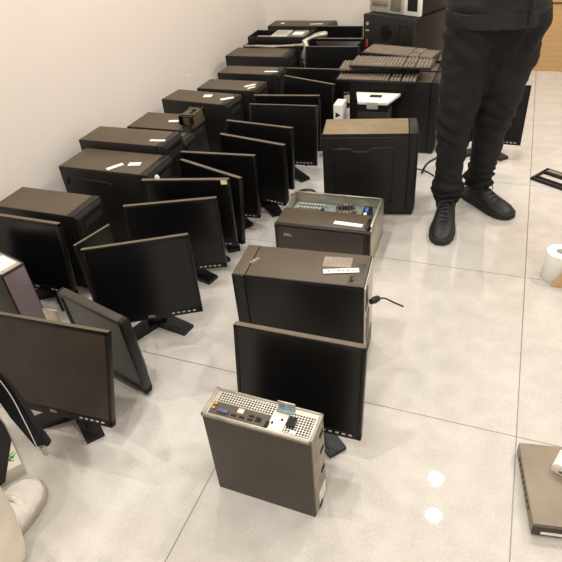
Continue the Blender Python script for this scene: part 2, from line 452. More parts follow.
tower('black computer tower at the left edge nearest the camera along the wall, dusty brown top', (-1.885, 1.425, 0), 0, .417, .175, .36, 'steel')
tower('black computer tower with two white labels and a curved line on its side', (-1.805, 1.75, 0), 0, .47, .205, .39, 'steel', 'handle',
      [(.27, .05, .075, .024, 58), (.345, .09, .055, .03, 15)])
tower('taller black tower with one white label, rising behind the one with two labels', (-1.85, 1.968, 0), 0, .47, .175, .42, 'steel', 'plain', [(.40, .06, .075, .018, 8)])
tower('black tower wedged between the taller tower and the one with the slotted frame', (-1.845, 2.156, 0), 0, .45, .12, .36, 'steel', 'plain', [(.37, .07, .05, .02, 5)])
t = tower('black tower with a raised slotted front frame and a white label', (-1.81, 2.29, 0), 0, .35, .215, .36, 'steel', 'plain', [(.22, .11, .055, .024, 10)])
b = MB()
T = Matrix.Translation((.31, .035, .361))
b.box(-.03, .0, .03, .17, 0, .045, M_['dust'], .003, T=T); b.box(-.03, .045, .03, .05, 0, .05, M_['dust'], .003, T=T)
b.box(-.03, .045, .15, .17, 0, .05, M_['dust'], .003, T=T); b.box(.03, .045, .03, .17, -.02, .05, M_['dust'], .003, T=T)
b.box(-.03, .045, .03, .065, .04, .05, M_['dust'], .002, T=T); b.box(-.03, .045, .135, .17, .04, .05, M_['dust'], .002, T=T)
b.obj('front_frame', t)
tower('black tower with two white labels, near one of the pushed-together pair', (-1.845, 2.70, 0), Rd(-5), .44, .18, .36, 'steel', 'plain', [(.25, .11, .05, .04, 12), (.385, .095, .075, .026, 40)])
tower('black tower with two small white labels on its corner, far one of the pushed-together pair', (-1.72, 2.90, 0), Rd(-1), .39, .178, .362, 'steel', 'plain', [(.31, .09, .07, .022, 50), (.335, .055, .05, .014, 50)])
tower('black tower with one long white label, behind the pushed-together pair', (-1.73, 3.2, 0), 0, .415, .16, .36, 'steel_black', 'plain', [(.345, .06, .085, .02, 4)])
tower('black tower beneath the silver tape, third from the back along the wall', (-1.85, 3.57, 0), Rd(0), .455, .215, .36, 'steel')
tower('black tower under the opened silver drive case', (-1.83, 3.83, 0), 0, .44, .2, .36, 'steel_black')
tower('black tower in the far back corner with a thin white label', (-1.86, 4.38, 0), 0, .53, .19, .365, 'steel', 'plain', [(.39, .07, .1, .018, 8), (.1, .09, .03, .03, 0)])

# opened drive case on top
t = thing('drive_case', 'opened slim case with silver insides lying on a black tower near the back', 'computer case', (-1.80, 3.86, .361), Rd(2))
b = MB(); b.box(0, .44, 0, .2, 0, .012, M_['steel_black'], .002)
for q in ((0, .006, 0, .2), (.434, .44, 0, .2), (0, .44, .0, .006), (0, .44, .194, .2)): b.box(q[0], q[1], q[2], q[3], 0, .052, M_['steel_black'], .002)
b.obj('tray', t)
b = MB(); b.box(.17, .29, .012, .18, .012, .056, M_['silver'], .003); b.cyl((.23, .1, .056), (.23, .1, .059), .045, M_['zinc'], seg=24); b.obj('drive', t)
b = MB(); b.box(.03, .14, .03, .14, .012, .03, M_['zinc_dull'], .003); b.obj('bracket', t)
b = MB(); b.box(.31, .42, .02, .16, .012, .058, M_['zinc_dull'], .004); b.box(.33, .4, .03, .1, .058, .062, M_['paper']); b.obj('power_supply', t)

# crumpled silver tape in front of the drive case
b = MB()
b.tube([(-1.80, 3.80, .366), (-1.70, 3.785, .372), (-1.6, 3.79, .368), (-1.5, 3.795, .373), (-1.40, 3.79, .38), (-1.33, 3.80, .386)], [.006, .009, .007, .009, .008], M_['foil'], 8, 4)
b.tube([(-1.36, 3.80, .40), (-1.28, 3.84, .43), (-1.2, 3.86, .44)], [.012, .018, .012], M_['foil'], 8, 4)
b.tube([(-1.345, 3.80, .402), (-1.33, 3.785, .36), (-1.345, 3.78, .30), (-1.335, 3.78, .22), (-1.34, 3.79, .12), (-1.34, 3.79, .01)], [.02, .024, .016, .02, .014], M_['foil'], 8, 4)
tag(b.obj('silver_tape'), 'crumpled strip of silver tape draped over a black tower and hanging down its end', 'tape')

# small upended desktop (rear panel facing up)
def upended(label, loc, rz, detail=True, thin=None, cover='steel_brown'):
    t = thing('desktop_computer', label, 'computer', loc, rz, 'small desktops standing on end')
    w, d, h = .29, .0926, .312
    b = MB()
    b.box(.003, w - .003, .0, d, 0.0, h - .006, M_[cover], .002)
    b.box(w - .006, w - .0005, .006, d - .004, .01, h - .004, M_[thin or 'zinc_dull'], .0015)
    b.obj('case', t)
    b = MB()
    b.box(.004, w - .004, .003, d - .003, h - .008, h - .002, M_['zinc'], .001)
    for q in ((.0, .008, 0, d), (w - .008, w, 0, d), (0, w, 0, .006), (0, w, d - .006, d)): b.box(q[0], q[1], q[2], q[3], h - .01, h, M_['zinc_dull' if detail else 'steel_brown'], .0015)
    rp = b.obj('rear_panel', t)
    if not detail:
        for q in ((.03, .15), (.17, .26)):
            b = MB(); b.box(q[0], q[1], .012, d - .012, h - .002, h - .0005, M_['paper']); b.obj('label_sticker', rp, smooth=0)
        return t
    b = MB(); b.box(.022, .172, .05, d - .01, h - .002, h - .0008, M_['vent']); b.obj('vent', rp, smooth=0)
    b = MB(); b.box(.212, .278, .012, d - .02, h - .002, h - .0008, M_['vent']); b.obj('vent', rp, smooth=0)
    b = MB(); b.box(.016, .172, .010, .048, h - .002, h - .0005, M_['io'], .0003)
    iop = b.obj('port_plate', rp, smooth=0)
    for (x, y, a, c, m, nm, hh) in ((.052, .022, .028, .01, 'vga', 'video_port', .005), (.094, .037, .016, .014, 'pink', 'serial_label', .0012), (.024, .04, .008, .008, 'gold', 'audio_jack', .003), (.024, .026, .008, .008, 'gold', 'audio_jack', .003),
                                (.082, .020, .014, .006, 'hole', 'usb_port', .001), (.104, .020, .014, .006, 'hole', 'usb_port', .001), (.104, .032, .0, .0, '', '', 0), (.126, .020, .014, .006, 'hole', 'usb_port', .001), (.126, .031, .014, .006, 'hole', 'usb_port', .001), (.146, .026, .014, .014, 'hole', 'network_port', .001)):
        if not m: continue
        b = MB()
        if nm == 'audio_jack': b.cyl((x, y, h - .002), (x, y, h + hh), .0042, M_[m], seg=14)
        else: b.box(x - a / 2, x + a / 2, y - c / 2, y + c / 2, h - .002, h + hh, M_[m], .0004)
        b.obj(nm, iop)
    b = MB(); b.box(.216, .237, .028, .056, h - .002, h + .007, M_['plastic'], .002); b.box(.219, .234, .032, .052, h + .006, h + .0075, M_['hole']); b.obj('power_socket', rp)
    b = MB(); b.box(.176, .222, d - .014, d - .011, h - .004, h + .022, M_['zinc'], .001); b.box(.176, .222, d - .026, d - .011, h - .002, h + .002, M_['bluemetal'], .001)
    for x in (.19, .209): b.cyl((x, d - .0145, h + .011), (x, d - .0135, h + .011), .007, M_['bluemetal'], seg=18)
    tag(b.obj('latch', rp), 'bluish metal latch tab')
    b = MB()
    for (x, y) in ((.18, .03), (.2, .045)): b.cyl((x, y, h - .002), (x, y, h), .003, M_['hole'], seg=12)
    b.box(.166, .174, .012, .03, h - .002, h + .002, M_['hole']); b.box(.232, .245, .012, .02, h - .002, h + .001, M_['paper'])
    b.obj('screw', rp)
    # notches on the narrow side
    b = MB(); b.box(w - .001, w + .0005, .03, .08, .012, .062, M_['whitepl'], .0003); b.box(w - .001, w + .001, .03, .05, .0, .02, M_['hole'])
    b.obj('side_slot', t, smooth=0)
    for z in (.12, .2, .26):
        b = MB(); b.box(w - .001, w + .001, d * .6, d * .85, z, z + .014, M_['hole']); b.obj('side_notch', t, smooth=0)
    return t
upended('small brown-grey desktop standing on end, frontmost on the floor, rear ports facing up', (-.5855, .7465, 0), Rd(-.85))
upended('small desktop on end at the left edge, white labels on top and mauve side', (-1.825, 1.16, 0), Rd(-15), False, 'mauve', 'steel_black')

# loose silver bracket plate between left edge desktop and grey monitor
b = MB(); b.box(0, .055, 0, .003, 0, .25, M_['zinc'], .001); b.box(0, .055, 0, .008, .247, .25, M_['zinc'], .001); b.box(.012, .05, -.0005, .0, .03, .2, M_['zinc_dull'])
o = tag(b.obj('metal_bracket', None, (-1.345, 1.03, 0), (0, 0, Rd(3))), 'narrow bare metal plate standing between mauve-sided desktop and grey-screened monitor', 'bracket')
# loose cover panel on edge
b = MB(); b.box(0, .165, 0, .004, 0, .355, M_['steel_black'], .001); b.box(.0, .165, -.008, .004, .351, .355, M_['steel_black'], .001); b.box(.001, .164, -.007, .003, .3548, .356, M_['glint_dust_edge']); b.box(0.0, .004, -.008, .004, 0, .355, M_['steel_black'], .001)
tag(b.obj('cover_panel', None, (-1.355, 1.262, 0), (0, 0, Rd(76))), 'loose brown-black metal cover standing on edge behind the splay-footed monitor', 'panel')

# large tower with logo and vents behind the front monitor
t = tower('large tower with white label and printed sticker on its brown top, behind front monitor', (-.724, 1.2416, 0), Rd(4.95), .422, .175, .36, 'steel_black', 'plain', (), 'plastic', 'loose towers in the middle')
# turn it so the rear ports are on the right: swap the bezel to -x
for c in list(t.children):
    if c.name.startswith('front_bezel'):
        for g in list(c.children): bpy.data.objects.remove(g)
        mb = MB(); mb.box(0, .0425, 0, .175, .004, .3595, M_['steel_black'], .003); mb.box(.003, .0425, .004, .171, .359, .3614, M_['dust'], .0006)
        tmp = mb.obj('tmp'); c.data = tmp.data; bpy.data.objects.remove(tmp); c.data.name = 'front_bezel'
    elif c.name.startswith('case') or c.name.startswith('side_panel'):
        c.location = (.0425, 0, 0)
b = MB(); b.box(.4195, .4225, .004, .171, .012, .354, M_['zinc'], .0008)
rp = b.obj('rear_panel', t, smooth=0)
for (y, z, yy, zz, m, nm) in ((.02, .25, .06, .33, 'plastic', 'power_inlet'), (.03, .12, .09, .22, 'io', 'port_plate'), (.02, .03, .15, .1, 'vent_side', 'slot_covers')):
    b = MB(); b.box(.4222, .4245, y, yy, z, zz, M_[m], .0006); b.obj(nm, rp, smooth=0)
b = MB(); b.box(.366, .412, .012, .16, .36, .363, M_['dust'], .001); b.box(.372, .384, .02, .05, .363, .3636, M_['hole']); b.box(.378, .408, .03, .12, .363, .3638, M_['steel_brown'], .0004); tag(b.obj('top_latch', t), 'slotted catch plate')
b = MB(); b.box(-.055, .055, -.011, .011, 0, .0012, M_['paper'])
for k in range(6): b.box(-.042 + .015 * k, -.034 + .015 * k, -.003, .004 - .002 * (k % 2), .0012, .0014, M_['ink'])
b.obj('label_sticker', t, (.338, .07, .3642), (0, 0, Rd(13)), 0)
b = MB()
b.box(-.045, .045, -.028, .028, 0, .0006, M_['steel_dusty'])
for r in range(3):
    for k in range(6):
        if random.random() < .85: b.box(-.042 + .0145 * k, -.033 + .0145 * k, -.021 + .017 * r, -.015 + .017 * r, .0006, .0009, M_['zinc_dull'])
b.obj('licence_sticker', t, (.318, .118, .3616), (0, 0, Rd(3)), 0)
text_mesh('logo', 'DELL', .017, M_['logo'], t, (.052, .085, .3626), (0, 0, Rd(66)))

# open computer lying flat behind it
t = thing('open_computer', 'opened computer lying flat with circuit board showing, behind the large brown-topped tower', 'computer', (-.83, 1.845, 0), Rd(2.2))
w, d, h = .408, .305, .174
b = MB()
for q in ((0, .004, 0.02, d), (w - .004, w, .02, d), (0, w, d - .004, d)): b.box(q[0], q[1], q[2], q[3], .0, h, M_['zinc'], .001)
b.box(0, w, .02, d, 0, .01, M_['zinc_dull']); b.box(0, w, d - .012, d, h - .004, h, M_['zinc'], .001); b.box(w - .014, w, .02, d, h - .004, h, M_['zinc'], .001)
b.obj('chassis', t)
b = MB(); b.box(.0, w - .02, .012, .145, h - .05, h + .002, M_['dust'], .004); b.obj('top_cover', t)
b = MB(); b.box(-.002, w - .012, 0, .02, .004, h + .003, M_['plastic2'], .006, 3)
fb = b.obj('front_bezel', t)
b = MB()
pr = []
for cx, cz, a0 in ((w - .044, h - .026, 0), (.03, h - .026, 90), (.03, .036, 180), (w - .044, .036, 270)):
    pr += [(cx + .016 * math.cos(Rd(a0 + 15 * k)), cz + .016 * math.sin(Rd(a0 + 15 * k))) for k in range(7)]
b.prism(pr, 'y', -.003, .002, M_['inset'], .001)
b.obj('inset_panel', fb)
text_mesh('logo', 'DELL', .016, M_['logo'], fb, (.058, -.0035, .13), (PI / 2, 0, 0))
b = MB(); b.box(w - .018, w - .002, 0.0, .06, .02, h + .0, M_['plastic'], .003); b.box(w - .03, w - .016, .03, .11, h - .03, h + .006, M_['plastic'], .003); b.obj('hinge_latch', t)
b = MB(); b.box(.008, w - .01, .15, d - .008, h - .055, h - .05, M_['pcb'])
bd = b.obj('circuit_board', t, smooth=0)
b = MB()
random.seed(4)
for i in range(4):
    for k in range(9): b.box(.03 + .014 * k, .04 + .014 * k, .165 + .03 * i, .179 + .03 * i, h - .05, h - .038, M_['pcbchip'], .001)
b.box(.15, .158, .17, .22, h - .05, h - .028, M_['hole'])
b.obj('component', bd)
b = MB(); b.cyl((.255, .222, h - .07), (.255, .222, h - .022), .045, M_['zinc_dull'], seg=28); b.cyl((.255, .222, h - .022), (.255, .222, h - .019), .018, M_['steel_black'], seg=20)
for k in range(14):
    a = k * 2 * PI / 14
    b.box(.02, .043, -.001, .001, h - .023, h - .017, M_['steel_black'], T=Matrix.Translation((.255, .222, 0)) @ Matrix.Rotation(a, 4, 'Z'))
b.obj('cooling_fan', bd)
b = MB(); b.box(.345, .358, .19, .225, h - .05, h - .008, M_['bluewire'], .002); b.box(.345, .358, .15, .18, h - .05, h - .008, M_['whitepl'], .002); b.box(.335, .37, .18, .25, h - .051, h - .017, M_['steel_black']); b.obj('connector', bd)
b = MB(); b.box(-.06, .06, -.012, .012, 0, .0012, M_['paper']); b.obj('label_sticker', t, (.305, .055, h + .0022), (0, 0, Rd(-3)), 0)

# black tower with embossed side
t = tower('black tower with an embossed recess on its smooth side, beside the standing man', (-.741, 2.259, 0), Rd(11.2), .425, .185, .405, 'steel_black', 'none', (), 'plastic', 'loose towers in the middle', 'dust_light')
for c in t.children:
    if c.name.startswith('side_panel'):
        bm = bmesh.new(); bm.from_mesh(c.data)
        bm.free()
        mb = MB(); P_ = M_['plastic']
        mb.box(.002, .382, -.006, .003, .012, .392, P_, .003)
        # raised border of the recess and the bowed ridge along its top
        mb.tube([(.05, -.0065, .335), (.075, -.007, .338), (.125, -.007, .337), (.14, -.007, .325), (.2, -.007, .325), (.22, -.007, .338), (.25, -.007, .343), (.31, -.007, .342), (.318, -.007, .33)], [.003, .006, .006, .006, .006, .006, .006, .006, .003], M_['plastic2'], 8, 4)
        mb.tube([(.318, -.0065, .325), (.318, -.0065, .2), (.312, -.0065, .12)], .003, M_['plastic2'], 8, 3)
        mb.tube([(.05, -.0065, .33), (.052, -.0065, .1), (.06, -.0065, .06), (.29, -.0065, .06), (.312, -.0065, .12)], .0022, P_, 8, 3)
        tmp = mb.obj('tmp', smooth=35)
        c.data = tmp.data; bpy.data.objects.remove(tmp); c.data.name = 'side_panel'

# ---------------- block of towers under the keyboards
for k, (y, lab) in enumerate(((3.035, 'front black tower under the keyboard pile, behind the white-topped device'), (3.235, 'middle black tower hidden under the keyboard pile'), (3.435, 'rear black tower under the back keyboards, in front of the server case'))):
    tower(lab, (-.825, y, 0), 0, .49, .18, .40, 'steel_black', group='towers under the keyboards')

def keyboard(label, loc, rz, rx=0.):
    t = thing('keyboard', label, 'keyboard', loc, rz, 'keyboards piled on the towers')
    w, d = .445, .15
    b = MB(); b.prism([(0, 0), (d, 0), (d, .02), (0, .011)], 'x', 0, w, M_['plastic'], .003); b.obj('body', t)
    b = MB()
    blocks = [(.010, 15, .0186), (.297, 3, .0186), (.361, 4, .0186)]
    for r in range(6):
        y = .012 + r * .0215; z = .011 + .009 * (y / d)
        for (x0, n, p) in blocks:
            if r == 5 and n == 4: continue
            k = 0
            while k < n:
                n2 = 6 if (r == 0 and n == 15 and k == 4) else 1
                if n == 3 and r in (1, 2) and not (r == 1 and k == 1) and r == 2: k += 1; continue
                b.frustum((x0 + k * p + .001, x0 + (k + n2) * p - .001, y + .001, y + .0195), z, (x0 + k * p + .0045, x0 + (k + n2) * p - .0045, y + .006, y + .0165), z + .009, M_['keys'])
                k += n2
    b.obj('keys', t, smooth=0)
    return t
keyboard('bottom keyboard of the front pile, sticking out at the front', (-.895, 3.0, .401), Rd(-.5))
keyboard('second keyboard of the front pile, its left end sticking out', (-.90, 3.06, .4315), Rd(3))
keyboard('topmost keyboard of the front pile, dusty keys facing up', (-.832, 3.05, .462), Rd(-1.5))
keyboard('turned keyboard behind the front pile, tilted towards the man', (-.85, 3.40, .437), Rd(-14))
keyboard('rear keyboard half under the turned one, nearest the server case', (-.80, 3.40, .403), Rd(-3))

# white topped device
t = thing('label_printer', 'dark box with a flared white top, behind the embossed tower and under the keyboards', 'device', (-.65, 2.845, 0), Rd(1))
b = MB(); b.box(-.08, .08, 0, .14, 0, .30, M_['vent_side'], .004); b.obj('body', t)
b = MB(); b.prism([(-.078, 0), (.078, 0), (.122, .15), (-.122, .15)], 'z', .335, .352, M_['whitepl'], .004)
b.frustum((-.08, .08, .0, .14), .30, (-.085, .085, 0.0, .15), .336, M_['plastic'])
lid = b.obj('white_top', t)
b = MB(); b.box(-.032, .032, .07, .105, .350, .3545, M_['hole'], .001); b.obj('slot', lid)
b = MB(); b.box(-.03, .03, -.003, .0, .315, .35, M_['silver'], .001); b.obj('tab', t)
b = MB(); b.box(0, .05, 0, .1, 0, .32, M_['whitepl'], .003)
o = b.obj('shell', thing('slim_white_box', 'slim white box with a dark notch, left of the flared white-topped device', 'box', (-.868, 2.86, 0), Rd(2)))
b = MB(); b.prism([(.012, .25), (.04, .265), (.012, .28)], 'y', -.001, .003, M_['hole']); b.obj('notch', o.parent, smooth=0)

# server case
t = thing('server_case', 'large black server case with drive bays against the back wall', 'server', (-1.025, 4.165, 0), Rd(-27))
b = MB(); b.box(0, .43, .02, .40, 0.0, .50, M_['steel_black'], .004); b.obj('case', t)
b = MB(); b.box(-.004, .434, .0, .02, .0, .50, M_['plastic2'], .005)
fp = b.obj('front_panel', t)
b = MB(); b.cyl((.20, .0, .40), (.20, -.004, .40), .05, M_['plastic'], seg=28); b.cyl((.20, -.003, .40), (.20, -.005, .40), .03, M_['steel_black'], seg=24); tag(b.obj('fan_grille', fp), 'round fan grille')
b = MB(); b.box(.1, .25, -.003, .002, .275, .325, M_['hole'], .001); b.obj('drive_bay', fp)
for x in (.27, .325, .38):
    b = MB(); b.box(x, x + .048, -.005, .002, .1, .46, M_['plastic'], .003); b.obj('drive_tray', fp)
b = MB(); b.box(.028, .042, -.006, .0, .28, .335, M_['red'], .001); tag(b.obj('red_tab', fp), 'small red tab')
b = MB(); b.cyl((.035, .0, .44), (.035, -.004, .44), .012, M_['silver'], seg=16); b.box(.02, .05, -.003, 0, .39, .4, M_['silver']); b.obj('power_button', fp)

t = thing('silver_computer', 'silver-fronted desktop computer sitting askew on the server case', 'computer', (-1.0, 4.235, .502), Rd(-27))
w, d, h = .425, .40, .165
b = MB(); b.box(0, w, .03, d, 0.0, h, M_['steel_black'], .003); b.obj('case', t)
b = MB(); b.box(-.002, .29, .0, .03, .0, h + .002, M_['silver'], .006); b.box(.29, w + .002, .004, .03, 0, h + .002, M_['whitepl'], .005)
fp = b.obj('front_panel', t)
for z in (.04, .085):
    b = MB(); b.box(.02, .16, -.004, .003, z, z + .036, M_['zinc_dull'], .003); b.obj('drive_door', fp)
b = MB(); b.box(.185, .275, -.003, .003, .02, h - .01, M_['zinc_dull'], .003); b.obj('badge_panel', fp)
b = MB(); b.box(.325, w - .02, .001, .006, .03, h + .0, M_['hole'], .002); b.obj('dark_window', fp)

# ------------------------------------------------------------------ small things on the floor at right
t = thing('recorder_box', 'flat dusty grey recorder box lying on the floor at the right edge', 'electronics', (.221, .868, 0), Rd(10))
b = MB(); b.box(0, .38, .0, .24, .006, .046, M_['steel_dusty'], .002)
for x in (.03, .35):
    for y in (.03, .21): b.cyl((x, y, 0), (x, y, .007), .01, M_['rubber'], seg=12)
b.obj('case', t, (0, 0, 0))
b = MB(); b.box(.0, .38, -.006, .001, .007, .044, M_['steel_brown'], .002); b.box(.02, .13, -.0068, -.005, .014, .024, M_['paper']); b.obj('front_panel', t)
b = MB()
for k in range(9): b.box(-.0008, .001, .05 + .018 * k, .06 + .018 * k, .02, .032, M_['hole'])
b.obj('side_vent', t, smooth=0)
t = thing('adapter_box', 'small white angular plastic box lying on the flat recorder box', 'box', (.258, 1.035, .0465), Rd(-20))
b = MB(); b.prism([(0, 0), (.08, 0), (.08, .032), (.012, .04), (0, .025)], 'y', 0, .06, M_['whitepl'], .003); b.obj('shell', t)
b = MB(); b.box(.02, .05, -.001, .001, .01, .018, M_['ink']); b.obj('port', t)

t = thing('frame_bracket', 'black open plastic frame with an inner bar lying on the floor at the right edge', 'bracket', (.176, 2.825, 0), Rd(-32))
b = MB(); P_ = M_['plastic']
w, d = .19, .15
R0 = Matrix.Rotation(Rd(0), 4, 'Z')
b.box(0, w, 0, .012, .0, .014, P_, .002); b.box(0, w, d - .05, d, .0, .014, P_, .002); b.box(0, .012, 0, d, 0, .014, P_, .002); b.box(w - .012, w, 0, d, 0, .014, P_, .002)
b.obj('frame', t)
b = MB(); b.box(.0, w, .035, .047, 0.002, .012, P_, .002); b.obj('cross_bar', t)
b = MB(); b.box(.02, .1, d - .035, d - .012, .014, .0146, M_['zinc_dull']); b.obj('metal_strip', t)

t = thing('paper_roll', 'white paper roll standing on end at the right edge', 'paper roll', (.285, 1.995, 0), 0)
b = MB()
tt = bmesh.new(); prof = [(.017, 0), (.05, 0), (.052, .004), (.052, .116), (.050, .12), (.017, .12)]
rings = [[tt.verts.new((r * math.cos(a * PI / 20), r * math.sin(a * PI / 20), z)) for a in range(40)] for r, z in prof]
for i in range(len(prof)):
    A, B2 = rings[i], rings[(i + 1) % len(prof)]
    for k in range(40): tt.faces.new([A[k], A[(k + 1) % 40], B2[(k + 1) % 40], B2[k]])
b._merge(tt, M_['tissue']); b.obj('roll', t)
b = MB(); b.cyl((0, 0, .001), (0, 0, .1), .0172, M_['core'], seg=28); b.obj('core', t)
t = thing('cardboard_sheet', 'folded brown cardboard standing in front of the white paper roll at the right edge', 'cardboard', (.268, 1.925, 0), Rd(2))
cm = M_['card']
b = MB(); b.prism([(0, 0), (.16, 0), (.16, .13), (.062, .13)], 'y', 0, .005, cm, .001); b.obj('panel', t, smooth=0)
b = MB(); b.box(.156, .16, .004, .12, 0, .13, cm, .001); b.obj('flap', t, smooth=0)

# ------------------------------------------------------------------ cables
b = MB(); b.tube([(-.30, 1.315, .008), (-.33, 1.31, .01), (-.352, 1.30, .02)], .004, M_['rubber'])
def cable(label, pts, r, plug=None):
    t = thing('power_cable', label, 'cable', pts[0])
    o = Vector(pts[0])
    mb = MB(); mb.tube([Vector(p) - o for p in pts], r, M_['rubber'], 8, 5); mb.obj('cord', t)
    if plug:
        mb = MB(); a, c = Vector(plug[0]) - o, Vector(plug[1]) - o
        mb.cyl(a, c, .010, M_['rubber'], .012, 14); dd = (c - a).normalized()
        mb.cyl(c, c + dd * .018, .011, M_['rubber'], .009, 14); mb.obj('plug', t)
    return t
b.bm.free()
cable('black power cable with its plug in the back of the large brown-topped tower', [(-.205, 1.40, .215), (-.235, 1.40, .225), (-.265, 1.40, .236), (-.286, 1.39, .24)], .0028, ((-.286, 1.39, .24), (-.294, 1.372, .245)))
cable('thin black cord lying on the floor behind the standing man', [(-.47, 2.83, .004), (-.36, 2.82, .004), (-.25, 2.72, .004), (-.16, 2.66, .004), (-.05, 2.72, .004), (.0, 2.85, .004)], .0035)
cable('black cable ending in a plug beside the top of the embossed tower', [(-.36, 2.78, .004), (-.34, 2.80, .05), (-.30, 2.86, .06), (-.27, 2.90, .05)], .006, ((-.27, 2.90, .05), (-.245, 2.93, .055)))
cable('looped black cable on the floor at the foot of the monitors', [(-.91, 2.42, .004), (-.87, 2.40, .005), (-.845, 2.43, .006), (-.87, 2.47, .006), (-.92, 2.465, .006), (-.95, 2.43, .006), (-.96, 2.39, .006)], .0045)
cable('short black cable rising at the end of the tower with the slotted frame', [(-1.35, 2.25, .006), (-1.335, 2.22, .12), (-1.345, 2.21, .24), (-1.36, 2.21, .30)], .004)

# label on the wall
b = MB(); b.box(0, .0015, -.03, .03, -.008, .008, M_['paper']); tag(b.obj('wall_tag', None, (XW, 3.26, .322), (Rd(-20), 0, 0), 0), 'small white paper tag stuck on the left wall', 'tag')

# ------------------------------------------------------------------ people
def remeshed(name, caps, m, voxel, parent=None, loc=(0, 0, 0), wr=None, smooth_it=4, cut=None, ells=(), extra=None):
    """union of tapered capsules (p0, r0, p1, r1) and ellipsoids (centre, radii) turned into one continuous skin"""
    VV, FF = [], []
    def lathe(prof, c0, ax, sx=(1, 1, 1), rot=None):
        """closed surface of revolution: prof = (distance along ax, radius)"""
        q = Vector(ax).to_track_quat('Z', 'Y').to_matrix() if rot is None else rot
        base = len(VV); S_ = 18; n = len(prof)
        for zz, rr in prof:
            for k in range(S_):
                a = 2 * PI * k / S_
                VV.append(Vector(c0) + q @ Vector((rr * math.cos(a) * sx[0], rr * math.sin(a) * sx[1], zz * sx[2])))
        for i in range(n - 1):
            for k in range(S_): FF.append((base + i * S_ + k, base + i * S_ + (k + 1) % S_, base + (i + 1) * S_ + (k + 1) % S_, base + (i + 1) * S_ + k))
        FF.append(tuple(base + k for k in range(S_))[::-1]); FF.append(tuple(base + (n - 1) * S_ + k for k in range(S_)))
    for p0, r0, p1, r1 in caps:
        p0, p1 = Vector(p0), Vector(p1); d = (p1 - p0).length
        prof = [(-r0 * math.cos(PI / 2 * k / 5), r0 * max(.06, math.sin(PI / 2 * k / 5))) for k in range(6)]
        prof += [(d + r1 * math.sin(PI / 2 * k / 5), r1 * max(.06, math.cos(PI / 2 * k / 5))) for k in range(6)]
        lathe(prof, p0, (p1 - p0) if d > 1e-6 else Vector((0, 0, 1)))
    for e in ells:
        prof = [(-math.cos(PI * k / 10), max(.06, math.sin(PI * k / 10))) for k in range(11)]
        lathe(prof, e[0], None, e[1], e[2] if len(e) > 2 else Matrix.Identity(3))
    me = bpy.data.meshes.new(name); me.from_pydata(VV, [], FF); me.update()
    o = bpy.data.objects.new(name, me); COL.objects.link(o)
    md = o.modifiers.new('r', 'REMESH'); md.mode = 'VOXEL'; md.voxel_size = voxel
    if smooth_it:
        ms = o.modifiers.new('s', 'SMOOTH'); ms.iterations = smooth_it; ms.factor = .5
    dg = bpy.context.evaluated_depsgraph_get()
    me2 = bpy.data.meshes.new_from_object(o.evaluated_get(dg))
    bpy.data.objects.remove(o); bpy.data.meshes.remove(me)
    me2.name = name
    if wr or cut:
        bm = bmesh.new(); bm.from_mesh(me2)
        if wr:
            bm.normal_update()
            for v in bm.verts: v.co += v.normal * wr(v.co)
        if cut:
            for (co, no) in cut:
                r = bmesh.ops.bisect_plane(bm, geom=bm.verts[:] + bm.edges[:] + bm.faces[:], plane_co=co, plane_no=no, clear_outer=True)
                ed = [e for e in r['geom_cut'] if isinstance(e, bmesh.types.BMEdge)]
                if ed:
                    try: bmesh.ops.contextual_create(bm, geom=ed)
                    except Exception: pass
        bm.to_mesh(me2); bm.free()
    me2.materials.clear(); me2.materials.append(m)
    return link(name, me2, parent, loc, smooth=180)

def wrinkle(freq, amp, vert=1.):
    def f(c):
        n = noise.noise(Vector((c.x * freq * .6, c.y * freq * .6, c.z * freq * vert)))
        n2 = noise.noise(Vector((c.x * freq * 1.4 + 5, c.y * freq * 1.4, c.z * freq * 2.2 * vert)))
        return amp * (n + .5 * n2)
    return f

